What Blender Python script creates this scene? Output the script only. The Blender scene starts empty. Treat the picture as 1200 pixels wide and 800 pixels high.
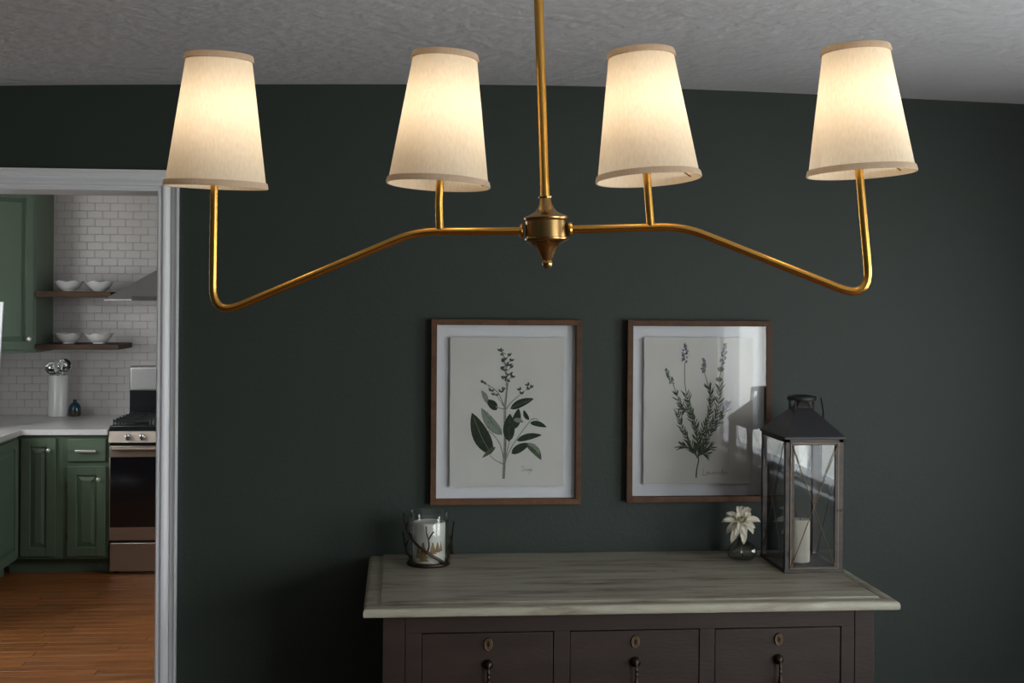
import bpy, bmesh, math, random
from math import pi, sin, cos, radians
from mathutils import Vector, Matrix

random.seed(7)
scene = bpy.context.scene
col = scene.collection

# ------------------------------------------------------------------ camera, sky, light, exposure
YAW, ROLL, CAMZ = 0.0901, 0.0069, 1.72
fwd = Vector((sin(YAW), cos(YAW), 0)); rgt = Vector((cos(YAW), -sin(YAW), 0)); upv = Vector((0, 0, 1))
r2 = rgt * cos(ROLL) + upv * sin(ROLL); u2 = -rgt * sin(ROLL) + upv * cos(ROLL)
cd = bpy.data.cameras.new('camera'); cam = bpy.data.objects.new('camera', cd); col.objects.link(cam)
cam.matrix_world = Matrix(((r2.x, u2.x, -fwd.x, 0), (r2.y, u2.y, -fwd.y, 0), (r2.z, u2.z, -fwd.z, CAMZ), (0, 0, 0, 1)))
cd.sensor_width = 36.0; cd.lens = 1480.0 / 1200 * 36; cd.shift_y = -46.0 / 1200; cd.clip_start = 0.05
scene.camera = cam

SKY = 13.0
world = bpy.data.worlds.new('overcast_sky'); scene.world = world; world.use_nodes = True
wn = world.node_tree; wn.nodes.clear()
wo = wn.nodes.new('ShaderNodeOutputWorld'); wb = wn.nodes.new('ShaderNodeBackground')
wt = wn.nodes.new('ShaderNodeTexCoord'); ws = wn.nodes.new('ShaderNodeSeparateXYZ'); wr = wn.nodes.new('ShaderNodeValToRGB')
wn.links.new(wt.outputs['Generated'], ws.inputs[0]); wn.links.new(ws.outputs[2], wr.inputs[0])
wr.color_ramp.elements[0].position = 0.0; wr.color_ramp.elements[0].color = (.74, .75, .75, 1)
wr.color_ramp.elements[1].position = 0.06; wr.color_ramp.elements[1].color = (.92, .955, 1.0, 1)
wn.links.new(wr.outputs[0], wb.inputs[0]); wb.inputs[1].default_value = SKY; wn.links.new(wb.outputs[0], wo.inputs[0])

def portal(name, loc, rot, w, h):
    d = bpy.data.lights.new(name, 'AREA'); d.shape = 'RECTANGLE'; d.size = w; d.size_y = h
    d.cycles.is_portal = True
    o = bpy.data.objects.new(name, d); col.objects.link(o); o.location = loc; o.rotation_euler = rot
RW = 2.40                       # inner face of the dining room's right wall
WIN_R = [(-2.12, 0.55, 0.66, 2.02), (1.30, 2.40, 0.78, 2.02)]
KL = -3.05                      # inner face of the kitchen's left wall
WIN_K = (6.0, 7.5, 1.08, 2.25)
KR = 1.60; WIN_K2 = (4.9, 6.2, 0.95, 2.15)
for a in WIN_R:
    portal('window_light', (RW + .16, (a[0] + a[1]) / 2, (a[2] + a[3]) / 2), (0, radians(90), 0), a[3] - a[2], a[1] - a[0])
portal('window_light', (KL - .16, (WIN_K[0] + WIN_K[1]) / 2, (WIN_K[2] + WIN_K[3]) / 2), (0, radians(-90), 0), WIN_K[3] - WIN_K[2], WIN_K[1] - WIN_K[0])
portal('window_light', (KR + .16, (WIN_K2[0] + WIN_K2[1]) / 2, (WIN_K2[2] + WIN_K2[3]) / 2), (0, radians(90), 0), WIN_K2[3] - WIN_K2[2], WIN_K2[1] - WIN_K2[0])
vs = scene.view_settings
vs.view_transform = 'Standard'; vs.look = 'None'; vs.gamma = 1.0; vs.use_curve_mapping = False; vs.exposure = 0.0
BULB = 11.8

# ------------------------------------------------------------------ materials
def nt(name):
    m = bpy.data.materials.new(name); m.use_nodes = True
    t = m.node_tree; return m, t, t.nodes['Principled BSDF']
def mat(name, c, rough=.6, metal=0, spec=.5, bump=0, bscale=60, var=0, vscale=8, stretch=(1, 1, 1), c2=None, coord='Object'):
    m, t, b = nt(name)
    b.inputs['Base Color'].default_value = (*c, 1); b.inputs['Roughness'].default_value = rough
    b.inputs['Metallic'].default_value = metal; b.inputs['Specular IOR Level'].default_value = spec
    tc = t.nodes.new('ShaderNodeTexCoord'); mp = t.nodes.new('ShaderNodeMapping'); mp.inputs['Scale'].default_value = stretch
    t.links.new(tc.outputs[coord], mp.inputs[0])
    if var or c2:
        n = t.nodes.new('ShaderNodeTexNoise'); n.inputs['Scale'].default_value = vscale; n.inputs['Detail'].default_value = 6
        t.links.new(mp.outputs[0], n.inputs['Vector'])
        r = t.nodes.new('ShaderNodeValToRGB'); t.links.new(n.outputs['Fac'], r.inputs[0])
        r.color_ramp.elements[0].position = .35; r.color_ramp.elements[1].position = .65
        r.color_ramp.elements[0].color = (*(c2 or [v * (1 - var) for v in c]), 1)
        r.color_ramp.elements[1].color = (*c, 1)
        t.links.new(r.outputs[0], b.inputs['Base Color'])
    if bump:
        n2 = t.nodes.new('ShaderNodeTexNoise'); n2.inputs['Scale'].default_value = bscale; n2.inputs['Detail'].default_value = 5
        t.links.new(mp.outputs[0], n2.inputs['Vector'])
        bp = t.nodes.new('ShaderNodeBump'); bp.inputs['Strength'].default_value = bump; bp.inputs['Distance'].default_value = .01
        t.links.new(n2.outputs['Fac'], bp.inputs['Height']); t.links.new(bp.outputs[0], b.inputs['Normal'])
    return m
def glassmat(name, tint=(1, 1, 1), ior=1.45, edge=0.0, rough=0.02):
    m, t, b = nt(name); t.nodes.remove(b)
    o = t.nodes['Material Output']; tr = t.nodes.new('ShaderNodeBsdfTransparent'); gl = t.nodes.new('ShaderNodeBsdfGlossy')
    tr.inputs[0].default_value = (*tint, 1); gl.inputs['Roughness'].default_value = rough
    mx = t.nodes.new('ShaderNodeMixShader'); fr0 = t.nodes.new('ShaderNodeFresnel'); fr0.inputs[0].default_value = ior
    # the exit face of a thin pane lets everything through (no false total reflection)
    ge = t.nodes.new('ShaderNodeNewGeometry'); iv = t.nodes.new('ShaderNodeMath'); iv.operation = 'SUBTRACT'; iv.inputs[0].default_value = 1
    fr = t.nodes.new('ShaderNodeMath'); fr.operation = 'MULTIPLY'; t.links.new(ge.outputs['Backfacing'], iv.inputs[1])
    t.links.new(fr0.outputs[0], fr.inputs[0]); t.links.new(iv.outputs[0], fr.inputs[1])
    if edge:
        lw = t.nodes.new('ShaderNodeLayerWeight'); lw.inputs[0].default_value = .35
        pw = t.nodes.new('ShaderNodeMath'); pw.operation = 'MULTIPLY'; pw.inputs[1].default_value = edge
        ad = t.nodes.new('ShaderNodeMath'); ad.operation = 'ADD'; ad.use_clamp = True
        t.links.new(lw.outputs['Facing'], pw.inputs[0]); t.links.new(pw.outputs[0], ad.inputs[0]); t.links.new(fr.outputs[0], ad.inputs[1])
        t.links.new(ad.outputs[0], mx.inputs[0])
    else:
        t.links.new(fr.outputs[0], mx.inputs[0])
    t.links.new(tr.outputs[0], mx.inputs[1]); t.links.new(gl.outputs[0], mx.inputs[2]); t.links.new(mx.outputs[0], o.inputs[0])
    return m
def streakwood(name, cols, scale=(1.2, 14, 14), rough=.5, nscale=3.0, bump=.08):
    m, t, b = nt(name); b.inputs['Roughness'].default_value = rough
    tc = t.nodes.new('ShaderNodeTexCoord'); mp = t.nodes.new('ShaderNodeMapping'); mp.inputs['Scale'].default_value = scale
    n = t.nodes.new('ShaderNodeTexNoise'); n.inputs['Scale'].default_value = nscale; n.inputs['Detail'].default_value = 9; n.inputs['Roughness'].default_value = .65
    n.inputs['Distortion'].default_value = .4
    oi = t.nodes.new('ShaderNodeObjectInfo'); ad = t.nodes.new('ShaderNodeVectorMath'); ad.operation = 'ADD'
    sc = t.nodes.new('ShaderNodeVectorMath'); sc.operation = 'SCALE'; sc.inputs['Scale'].default_value = 37
    cb = t.nodes.new('ShaderNodeCombineXYZ')
    for i in range(3): t.links.new(oi.outputs['Random'], cb.inputs[i])
    t.links.new(cb.outputs[0], sc.inputs[0]); t.links.new(tc.outputs['Object'], mp.inputs[0])
    t.links.new(mp.outputs[0], ad.inputs[0]); t.links.new(sc.outputs[0], ad.inputs[1]); t.links.new(ad.outputs[0], n.inputs['Vector'])
    r = t.nodes.new('ShaderNodeValToRGB'); t.links.new(n.outputs['Fac'], r.inputs[0]); el = r.color_ramp.elements
    while len(el) < len(cols): el.new(.5)
    for i, c in enumerate(cols): el[i].position = .32 + .36 * i / (len(cols) - 1); el[i].color = (*c, 1)
    hv = t.nodes.new('ShaderNodeHueSaturation'); t.links.new(r.outputs[0], hv.inputs['Color'])
    mr = t.nodes.new('ShaderNodeMapRange'); mr.inputs['To Min'].default_value = .8; mr.inputs['To Max'].default_value = 1.2
    t.links.new(oi.outputs['Random'], mr.inputs[0]); t.links.new(mr.outputs[0], hv.inputs['Value'])
    t.links.new(hv.outputs[0], b.inputs['Base Color'])
    bp = t.nodes.new('ShaderNodeBump'); bp.inputs['Strength'].default_value = bump; bp.inputs['Distance'].default_value = .004
    t.links.new(n.outputs['Fac'], bp.inputs['Height']); t.links.new(bp.outputs[0], b.inputs['Normal'])
    return m

M = dict(
    wall=mat('dark_green_paint', (.029, .040, .0335), .55, spec=.35, bump=.07, bscale=90, var=.08, vscale=3),
    ceiling=mat('ceiling_plaster', (.66, .66, .69), .85, spec=.2, bump=.55, bscale=28, var=.06, vscale=3),
    plain=mat('white_wall_paint', (.50, .50, .50), .7),
    kwall=mat('kitchen_wall_paint', (.5, .49, .47), .7),
    trim=mat('white_trim_gloss', (.76, .76, .79), .38),
    grout=mat('grout', (.34, .32, .31), .9),
    tile=mat('white_glazed_tile', (.60, .555, .54), .35, bump=.02, bscale=20, var=.05, vscale=2),
    floorb=streakwood('floor_boards_far', [(.10, .045, .02), (.22, .10, .045)], (1, 12, 1)),
    plank=streakwood('oak_plank', [(.14, .038, .009), (.25, .083, .019), (.33, .122, .032)], (1.5, 16, 16), .38, 2.5),
    brass=mat('aged_brass', (.64, .34, .075), .27, 1.0),
    bronze=mat('antique_brass', (.40, .25, .10), .27, 1.0, var=.15, vscale=30),
    darkbronze=mat('dark_bronze', (.07, .05, .038), .42, 1.0, var=.3, vscale=60),
    wood=streakwood('walnut_frame', [(.062, .024, .007), (.115, .045, .014)], (9, 9, 9), .65, 4, .03),
    mat_w=mat('mount_board', (.66, .67, .70), .9),
    paper=mat('print_paper', (.55, .54, .51), .95, bump=.05, bscale=150, var=.05, vscale=12),
    leafd=mat('ink_dark_green', (.024, .038, .018), .9, var=.4, vscale=120),
    leafm=mat('ink_mid_green', (.085, .105, .060), .9, var=.4, vscale=120),
    leafp=mat('ink_pale_green', (.22, .26, .20), .9, var=.35, vscale=160),
    purple=mat('ink_purple', (.055, .045, .085), .9, var=.3, vscale=200),
    lilac=mat('ink_lilac', (.21, .19, .25), .9, var=.5, vscale=300),
    inkgrey=mat('ink_grey', (.12, .12, .11), .9),
    inkpale=mat('ink_pale', (.62, .62, .60), .9),
    glass=glassmat('clear_glazing', (1, 1, 1), 1.6),
    vglass=glassmat('blown_glass', (.985, .995, .99), 1.5, .12),
    ribglass=glassmat('ribbed_glass', (.985, .995, .99), 1.85, .10),
    window=glassmat('window_glazing', (.97, .99, .98), 1.2),
    top=streakwood('limewashed_top', [(.085, .062, .042), (.21, .180, .135), (.30, .275, .215), (.33, .31, .245), (.39, .37, .295)], (1.7, 13, 8), .45, 2.3, .1),
    body=mat('dark_brown_paint', (.031, .0185, .0145), .45, spec=.35, bump=.06, bscale=40, var=.25, vscale=5, stretch=(1, 1, 5)),
    dark=mat('black_gap', (.004, .004, .004), .9),
    zinc=mat('brushed_dark_metal', (.040, .038, .040), .45, .4, var=.3, vscale=18, c2=(.070, .054, .045), stretch=(1, 1, 3)),
    zincd=mat('dark_metal_roof', (.042, .041, .044), .5, .2, bump=.03, bscale=60),
    goldrod=mat('rubbed_brass_rod', (.24, .17, .10), .45, .8),
    wax=mat('cream_wax', (.70, .66, .55), .55, bump=.05, bscale=30),
    waxw=mat('ivory_wax', (.58, .56, .51), .5, bump=.05, bscale=50, var=.12, vscale=25),
    waxbrown=mat('brown_leaf_print', (.26, .16, .06), .7, var=.5, vscale=70),
    petal=mat('cream_petal', (.80, .74, .61), .6, bump=.06, bscale=80, var=.1, vscale=25),
    petalc=mat('petal_heart', (.70, .64, .45), .6),
    green=mat('stem_green', (.05, .10, .03), .6),
    cab=mat('green_cabinet_paint', (.100, .145, .098), .38, bump=.02, bscale=50),
    cab2=mat('green_cabinet_shaded', (.078, .110, .070), .4, bump=.02, bscale=50),  # cabinet green darkened, the back run's shade put into the colour
    counter=mat('pale_stone_worktop', (.55, .52, .505), .25, var=.05, vscale=30),
    steel=mat('brushed_steel', (.50, .42, .35), .33, 1.0, bump=.02, bscale=90, stretch=(1, 1, 20)),  # warm tint puts the wood floor's reflection into the steel colour
    hoodsteel=mat('satin_hood_steel', (.34, .325, .315), .45, .7),
    chrome=mat('polished_chrome', (.85, .85, .85), .14, 1.0),
    nickel=mat('satin_nickel', (.75, .72, .68), .35, .8),
    black=mat('black_enamel', (.010, .010, .011), .22),
    iron=mat('cast_iron', (.014, .014, .014), .5),
    ovenglass=mat('oven_glass', (.006, .005, .006), .08),
    shelf=streakwood('dark_shelf_wood', [(.030, .014, .007), (.075, .038, .019)], (3, 20, 20), .8, 3, .03),
    ceramic=mat('white_ceramic', (.66, .65, .63), .25),
    teal=mat('teal_glaze', (.012, .060, .085), .15, var=.4, vscale=20),
    brownclay=mat('brown_clay', (.07, .035, .02), .5),
    whitepl=mat('white_board', (.80, .81, .83), .4),
)
# linen shade: light from the bulb passes through the cloth
for (NM, KEY, TRANS, CA, CB) in (('linen_shade', 'linen', .43, (.72, .63, .50, 1), (.79, .71, .59, 1)), ('shade_trim_cloth', 'bandcloth', .5, (.66, .54, .42, 1), (.72, .60, .48, 1))):
  m, t, b = nt(NM); t.nodes.remove(b); o = t.nodes['Material Output']
  df = t.nodes.new('ShaderNodeBsdfDiffuse'); tl = t.nodes.new('ShaderNodeBsdfTranslucent'); mx = t.nodes.new('ShaderNodeMixShader'); mx.inputs[0].default_value = TRANS
  tc = t.nodes.new('ShaderNodeTexCoord'); mp = t.nodes.new('ShaderNodeMapping'); mp.inputs['Scale'].default_value = (220, 220, 70)
  n = t.nodes.new('ShaderNodeTexNoise'); n.inputs['Scale'].default_value = 1.5; n.inputs['Detail'].default_value = 3
  rr = t.nodes.new('ShaderNodeValToRGB'); rr.color_ramp.elements[0].position = .3; rr.color_ramp.elements[0].color = CA; rr.color_ramp.elements[1].position = .7; rr.color_ramp.elements[1].color = CB
  t.links.new(tc.outputs['Object'], mp.inputs[0]); t.links.new(mp.outputs[0], n.inputs['Vector']); t.links.new(n.outputs['Fac'], rr.inputs[0])
  t.links.new(rr.outputs[0], df.inputs[0]); t.links.new(rr.outputs[0], tl.inputs[0])
  t.links.new(df.outputs[0], mx.inputs[1]); t.links.new(tl.outputs[0], mx.inputs[2]); t.links.new(mx.outputs[0], o.inputs[0]); M[KEY] = m
m, t, b = nt('lit_bulb'); b.inputs['Base Color'].default_value = (.9, .85, .75, 1); b.inputs['Emission Color'].default_value = (1, .85, .66, 1); b.inputs['Emission Strength'].default_value = BULB; M['bulb'] = m

# ------------------------------------------------------------------ mesh helpers (all take world metres)
ORG = {}
class MB:
    def __init__(s): s.v = []; s.f = []
    def add(s, vs, fs):
        k = len(s.v); s.v += [Vector(p) for p in vs]; s.f += [[i + k for i in f] for f in fs]; return s
    def box(s, x0, y0, z0, x1, y1, z1):
        x0, x1 = sorted((x0, x1)); y0, y1 = sorted((y0, y1)); z0, z1 = sorted((z0, z1))
        return s.add([(x0, y0, z0), (x1, y0, z0), (x1, y1, z0), (x0, y1, z0), (x0, y0, z1), (x1, y0, z1), (x1, y1, z1), (x0, y1, z1)],
              [(0, 3, 2, 1), (4, 5, 6, 7), (0, 1, 5, 4), (1, 2, 6, 5), (2, 3, 7, 6), (3, 0, 4, 7)])
    def lathe(s, c, prof, seg=32, rot=None, close=True, wob=None):
        c = Vector(c); k = len(s.v); n = len(prof)
        for r, z in prof:
            for i in range(seg):
                a = 2 * pi * i / seg; rr = r * (wob(a, z) if wob else 1)
                p = Vector((rr * cos(a), rr * sin(a), z))
                s.v.append(c + (rot @ p if rot else p))
        for j in range(n - 1):
            for i in range(seg):
                i2 = (i + 1) % seg; s.f.append([k + j * seg + i, k + j * seg + i2, k + (j + 1) * seg + i2, k + (j + 1) * seg + i])
        if close:
            s.f.append([k + i for i in range(seg)][::-1]); s.f.append([k + (n - 1) * seg + i for i in range(seg)])
        return s
    def tube(s, pts, r, seg=10, cap=True):
        pts = [Vector(p) for p in pts]; k = len(s.v); n = len(pts)
        rs = r if isinstance(r, (list, tuple)) else [r] * n
        nrm = None
        for i, p in enumerate(pts):
            d = ((pts[min(i + 1, n - 1)] - p).normalized() + (p - pts[max(i - 1, 0)]).normalized()).normalized()
            if nrm is None:
                nrm = d.orthogonal().normalized()
            nrm = (nrm - d * nrm.dot(d)).normalized(); bn = d.cross(nrm)
            for j in range(seg):
                a = 2 * pi * j / seg; s.v.append(p + (nrm * cos(a) + bn * sin(a)) * rs[i])
        for i in range(n - 1):
            for j in range(seg):
                j2 = (j + 1) % seg; s.f.append([k + i * seg + j, k + i * seg + j2, k + (i + 1) * seg + j2, k + (i + 1) * seg + j])
        if cap:
            s.f.append([k + j for j in range(seg)][::-1]); s.f.append([k + (n - 1) * seg + j for j in range(seg)])
        return s
    def sweep(s, prof_pts_a, prof_pts_b):          # loft between two closed profiles of equal length
        n = len(prof_pts_a)
        s.add(list(prof_pts_a) + list(prof_pts_b), [[i, (i + 1) % n, n + (i + 1) % n, n + i] for i in range(n)] + [list(range(n))[::-1], [n + i for i in range(n)]]); return s
    def build(s, name, m, parent=None, bevel=0, seg=2, origin=None, smooth=True):
        me = bpy.data.meshes.new(name)
        if parent is not None and origin is None: org = ORG[parent.name]
        elif origin is not None: org = Vector(origin)
        else:
            xs = [v.x for v in s.v]; ys = [v.y for v in s.v]; zs = [v.z for v in s.v]
            org = Vector(((min(xs) + max(xs)) / 2, (min(ys) + max(ys)) / 2, min(zs)))
        me.from_pydata([tuple(v - org) for v in s.v], [], s.f)
        ob = bpy.data.objects.new(name, me); col.objects.link(ob)
        if parent is not None:
            ob.parent = parent; ob.location = org - ORG[parent.name]
        else: ob.location = org
        ORG[ob.name] = org
        bm = bmesh.new(); bm.from_mesh(me); bmesh.ops.recalc_face_normals(bm, faces=bm.faces); bm.to_mesh(me); bm.free()
        me.materials.append(M[m] if isinstance(m, str) else m)
        if smooth: me.shade_smooth(); me.set_sharp_from_angle(angle=radians(38))
        if bevel:
            md = ob.modifiers.new('bevel', 'BEVEL'); md.width = bevel; md.segments = seg; md.limit_method = 'ANGLE'; md.harden_normals = False
        return ob
def box(*a): return MB().box(*a)
def tag(o, label=None, cat=None, group=None, kind=None):
    if label: o['label'] = label
    if cat: o['category'] = cat
    if group: o['group'] = group
    if kind: o['kind'] = kind
    return o
def thing(name, loc, label, cat, group=None):
    o = bpy.data.objects.new(name, None); o.empty_display_size = .05; col.objects.link(o); o.location = loc; ORG[o.name] = Vector(loc)
    return tag(o, label, cat, group)
def struct(o): o['kind'] = 'structure'; return o
def copy_tree(o, dloc, parent=None):
    c = o.copy(); col.objects.link(c); c.parent = parent
    if parent is None: c.location = o.location + Vector(dloc)
    ORG[c.name] = ORG[o.name] + Vector(dloc)
    for ch in list(o.children): copy_tree(ch, dloc, c)
    return c

# ------------------------------------------------------------------ the shell
WY, WT = 3.60, 0.15           # dining face of the green wall, its thickness
OX0, OX1, OZ = -1.66, -0.668, 2.022
BK = 9.10                     # face of the tiled kitchen wall
# green wall with the doorway in it; the old plaster ceiling meets it in a slightly bowed line
struct(MB().box(KL - .15, WY, 0, OX0 - .012, WY + WT, 2.5).box(OX1 + .012, WY, 0, RW + .15, WY + WT, 2.5).box(OX0 - .012, WY, OZ + .012, OX1 + .012, WY + WT, 2.5).build('wall_back', 'wall', smooth=False))
def cz(x): return 2.340 - .0115 * (x - .55) ** 2 - .0035 * max(0, abs(x - .55) - .9) ** 2
c = MB(); nx, ny = 40, 6
for j in range(ny + 1):
    for i in range(nx + 1):
        X = -2.45 + (RW + .15 + 2.45) * i / nx; Yy = -2.45 + (WY + .02 + 2.45) * j / ny
        c.v.append(Vector((X, Yy, cz(X) + .0025 * sin(3.1 * X + 1.7 * Yy))))
for j in range(ny):
    for i in range(nx):
        k = j * (nx + 1) + i; c.f.append([k, k + 1, k + nx + 2, k + nx + 1])
k0 = len(c.v); c.v += [Vector((-2.45, -2.45, 2.62)), Vector((RW + .15, -2.45, 2.62)), Vector((RW + .15, WY + .02, 2.62)), Vector((-2.45, WY + .02, 2.62))]; c.f.append([k0, k0 + 1, k0 + 2, k0 + 3])
struct(c.build('ceiling', 'ceiling'))
struct(box(KL - .2, WY + WT - .02, 2.62, 2.0, BK + .2, 2.72).build('ceiling', 'plain', smooth=False))
floor = struct(box(KL - .2, -2.5, -.10, RW + .2, BK + .2, -.02).build('floor', 'floorb', smooth=False))
# oak boards: one object each where the doorway shows them
nb = 0; y = 5.02; w = .083
bases = {}
struct_f = box(-2.45, -2.45, -.02, RW + .14, 5.02, -.001).box(-.40, 5.02, -.02, 2.0, BK, -.001).build('floorboards', 'floorb', floor); struct_f['kind'] = 'stuff'
while y < 8.24:
    x = -3.04 + random.random() * .3 - .3
    while x < -.42:
        L = random.choice([.65, .85, 1.05, 1.3]); x0 = max(x, -3.04); x1 = min(x + L, -.40)
        if x1 - x0 > .05:
            pl = box(x0 + .0006, y + .0007, -.02, x1 - .0006, y + w - .0007, random.uniform(-.0006, 0)).build('plank', 'plank', floor, bevel=.0012, seg=1, origin=(x0, y, -.02)); nb += 1
        x += L
    y += w
# right wall with two windows, left and front wall, kitchen walls
def wall_x(name, x0, x1, y0, y1, wins, m, zt):
    b_ = MB(); ys = y0
    for (a, c_, z0, z1) in wins:
        b_.box(x0, ys, 0, x1, a, zt); b_.box(x0, a, 0, x1, c_, z0); b_.box(x0, a, z1, x1, c_, zt); ys = c_
    b_.box(x0, ys, 0, x1, y1, zt)
    return struct(b_.build(name, m, smooth=False))
wall_x('wall_right', RW, RW + .15, -2.45, WY + .1, WIN_R, 'plain', 2.6)
struct(box(-2.45, -2.45, 0, -2.3, WY + .1, 2.6).build('wall_left', 'wall', smooth=False))
struct(box(-2.45, -2.6, 0, RW + .15, -2.45, 2.6).build('wall_front', 'wall', smooth=False))
wall_x('wall_left', KL - .15, KL, WY + WT, BK + .15, [WIN_K], 'kwall', 2.7)
wall_x('wall_right', KR, KR + .15, WY + WT, BK + .15, [WIN_K2], 'kwall', 2.7)
def window(n, x, s, a):       # s: +1 when the room lies on the -x side of the wall
    y0, y1, z0, z1 = a
    f = MB(); t_ = .045; xa, xb = x + s * .02, x + s * .13
    f.box(xa, y0, z0, xb, y1, z0 + t_).box(xa, y0, z1 - t_, xb, y1, z1).box(xa, y0, z0, xb, y0 + t_, z1).box(xa, y1 - t_, z0, xb, y1, z1)
    ym = (y0 + y1) / 2; zm = (z0 + z1) / 2
    f.box(x + s * .05, ym - .03, z0, x + s * .12, ym + .03, z1)
    w_ = struct(f.build('window_%d' % n, 'trim', smooth=False))
    cs = MB(); q = .08
    cs.box(x - s * .018, y0 - q, z0 - .02, x, y0, z1 + q).box(x - s * .018, y1, z0 - .02, x, y1 + q, z1 + q).box(x - s * .018, y0, z1, x, y1, z1 + q)
    cs.build('casing', 'trim', w_, smooth=False)
    box(x - s * .05, y0 - q - .02, z0 - .03, x + s * .02, y1 + q + .02, z0).build('sill', 'trim', w_, smooth=False)
    for (ya, yb) in ((y0 + t_, ym - .03), (ym + .03, y1 - t_)):
        box(x + s * .088, ya, z0 + t_, x + s * .092, yb, z1 - t_).build('pane', 'window', w_, smooth=False)
window(1, RW, 1, WIN_R[0]); window(2, RW, 1, WIN_R[1]); window(3, KL, -1, WIN_K); window(4, KR, 1, WIN_K2)

# doorway: jamb lining and moulded casing with mitred corners
struct(MB().box(OX1, WY, 0, OX1 + .012, WY + WT, OZ + .012).box(OX0 - .012, WY, 0, OX0, WY + WT, OZ + .012).box(OX0, WY, OZ, OX1, WY + WT, OZ + .012).build('trim_1', 'trim', smooth=False))
PR = [(0, 0), (0, .011), (.003, .014), (.007, .014), (.009, .009), (.013, .010), (.016, .017), (.022, .018), (.028, .015), (.034, .010), (.038, .009), (.040, .014), (.046, .015), (.051, .018), (.054, .021), (.058, .021), (.058, 0)]
def casing(name, ys, sgn):
    a = MB()
    a.sweep([(OX1 + u, ys + sgn * h, 0) for u, h in PR], [(OX1 + u, ys + sgn * h, OZ + u) for u, h in PR])
    b_ = MB(); b_.sweep([(OX0 - u, ys + sgn * h, OZ + u) for u, h in PR], [(OX1 + u, ys + sgn * h, OZ + u) for u, h in PR])
    c_ = MB(); c_.sweep([(OX0 - u, ys + sgn * h, 0) for u, h in PR], [(OX0 - u, ys + sgn * h, OZ + u) for u, h in PR])
    e = bpy.data.objects.new(name, None); col.objects.link(e); e.location = (OX1, ys, 0); ORG[e.name] = Vector(e.location); struct(e)
    a.build('side_casing', 'trim', e); b_.build('head_casing', 'trim', e); c_.build('side_casing', 'trim', e)
casing('trim_2', WY, -1); casing('trim_3', WY + WT, 1)
struct(MB().box(OX1 + .058, WY - .014, 0, RW, WY, .13).build('baseboard_back', 'trim', bevel=.004))

# tiled kitchen wall: every tile in view is its own object
wf = struct(box(KL - .15, BK + .0022, 0, 1.75, BK + .15, 2.7).build('wall_far', 'grout', smooth=False))
TW, TH, G = .1050, .0552, .0022
zj = 2.3967                    # one horizontal joint
tm = box(-TW / 2 + G / 2, -.0, -TH / 2 + G / 2, TW / 2 - G / 2, .006, TH / 2 - G / 2).build('tile', 'tile', wf, bevel=.0012, seg=1, origin=(0, 0, 0))
first = True; rest = MB(); nt_ = 0
for j in range(-28, 5):
    zc = zj + (j - .5) * TH
    if zc < .90: continue
    off = -2.228 + (TW / 2 if j % 2 else 0)
    for i in range(-9, 33):
        xc = off + (i + .5) * TW + random.uniform(-.0004, .0004)
        vis = zc < 2.50 and xc < -1.70 and (xc > -2.45 or (zc < 1.42 and xc > -2.86))
        if vis:
            if first: o = tm; first = False
            else: o = tm.copy(); col.objects.link(o)
            o.parent = wf; o.location = Vector((xc, BK + random.uniform(-.0006, .0004), zc)) - ORG[wf.name]; nt_ += 1
            o.rotation_euler = (random.uniform(-.0015, .0015), 0, random.uniform(-.0015, .0015))
        else:
            rest.box(xc - TW / 2 + G / 2, BK, zc - TH / 2 + G / 2, xc + TW / 2 - G / 2, BK + .006, zc + TH / 2 - G / 2)
o = rest.build('tiles', 'tile', wf, smooth=False); o['kind'] = 'stuff'
print('planks', nb, 'tiles', nt_)

# ------------------------------------------------------------------ chandelier
def chpt(px, py):              # photo pixel -> point on the chandelier's own (slightly turned) plane, about 1.75 m off
    d = 1.79 - .08 * (px - 253) / 757
    return Vector((0, 0, CAMZ)) + (r2 * ((px - 600) / 1480) - u2 * ((py - 354) / 1480) + fwd) * d
hub = Vector((.204, 1.738, 1.82))
ch = thing('chandelier', (hub.x, hub.y, 1.765), 'linear brass chandelier with four lit cream fabric shades hanging from the ceiling', 'chandelier')
axis = (Vector((.189, 1.741, 2.20)) - hub).normalized(); rotH = Vector((0, 0, 1)).rotation_difference(axis).to_matrix()
ctop = hub + axis * (.505 / axis.z)
MB().tube([hub + axis * .03, ctop], .0065, 20).build('rod', 'brass', ch)
MB().lathe(ctop, [(.012, -.05), (.05, -.022), (.058, -.012), (.058, .008)], 32, rotH).build('ceiling_canopy', 'brass', ch)
S = 1.74 / 1480
prof = [(.5, -45.5), (3, -45), (5.4, -42.5), (6.2, -39.5), (5.6, -36.2), (5.2, -35.6), (6.2, -34), (9, -29), (12.5, -22), (16, -17), (22, -13.8), (25.3, -12.5), (26.2, -11), (26.2, -9.6), (24.6, -8.8), (24.6, 10.5), (25.6, 11.5), (26.6, 13), (26.6, 14.6), (25, 16), (19, 18.5), (13, 22), (9.4, 27), (7.6, 32), (7.0, 37.4), (8.0, 37.8), (8.2, 39.4), (7.4, 40.2), (5.5, 40.4)]
MB().lathe(hub, [(r * S, z * S) for r, z in prof], 48, rotH).build('hub', 'bronze', ch)
def bend(pts, rad=.022, n=8):
    pts = [Vector(p) for p in pts]; out = [pts[0]]
    for i in range(1, len(pts) - 1):
        a, b_, c_ = pts[i - 1], pts[i], pts[i + 1]
        rd = rad[i - 1] if isinstance(rad, (list, tuple)) else rad
        r1 = min(rd, (a - b_).length * .45, (c_ - b_).length * .45)
        p0 = b_ + (a - b_).normalized() * r1; p2 = b_ + (c_ - b_).normalized() * r1
        for k in range(n + 1):
            t_ = k / n; out.append(p0 * (1 - t_) ** 2 + b_ * 2 * t_ * (1 - t_) + p2 * t_ * t_)
    return out + [pts[-1]]
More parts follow.
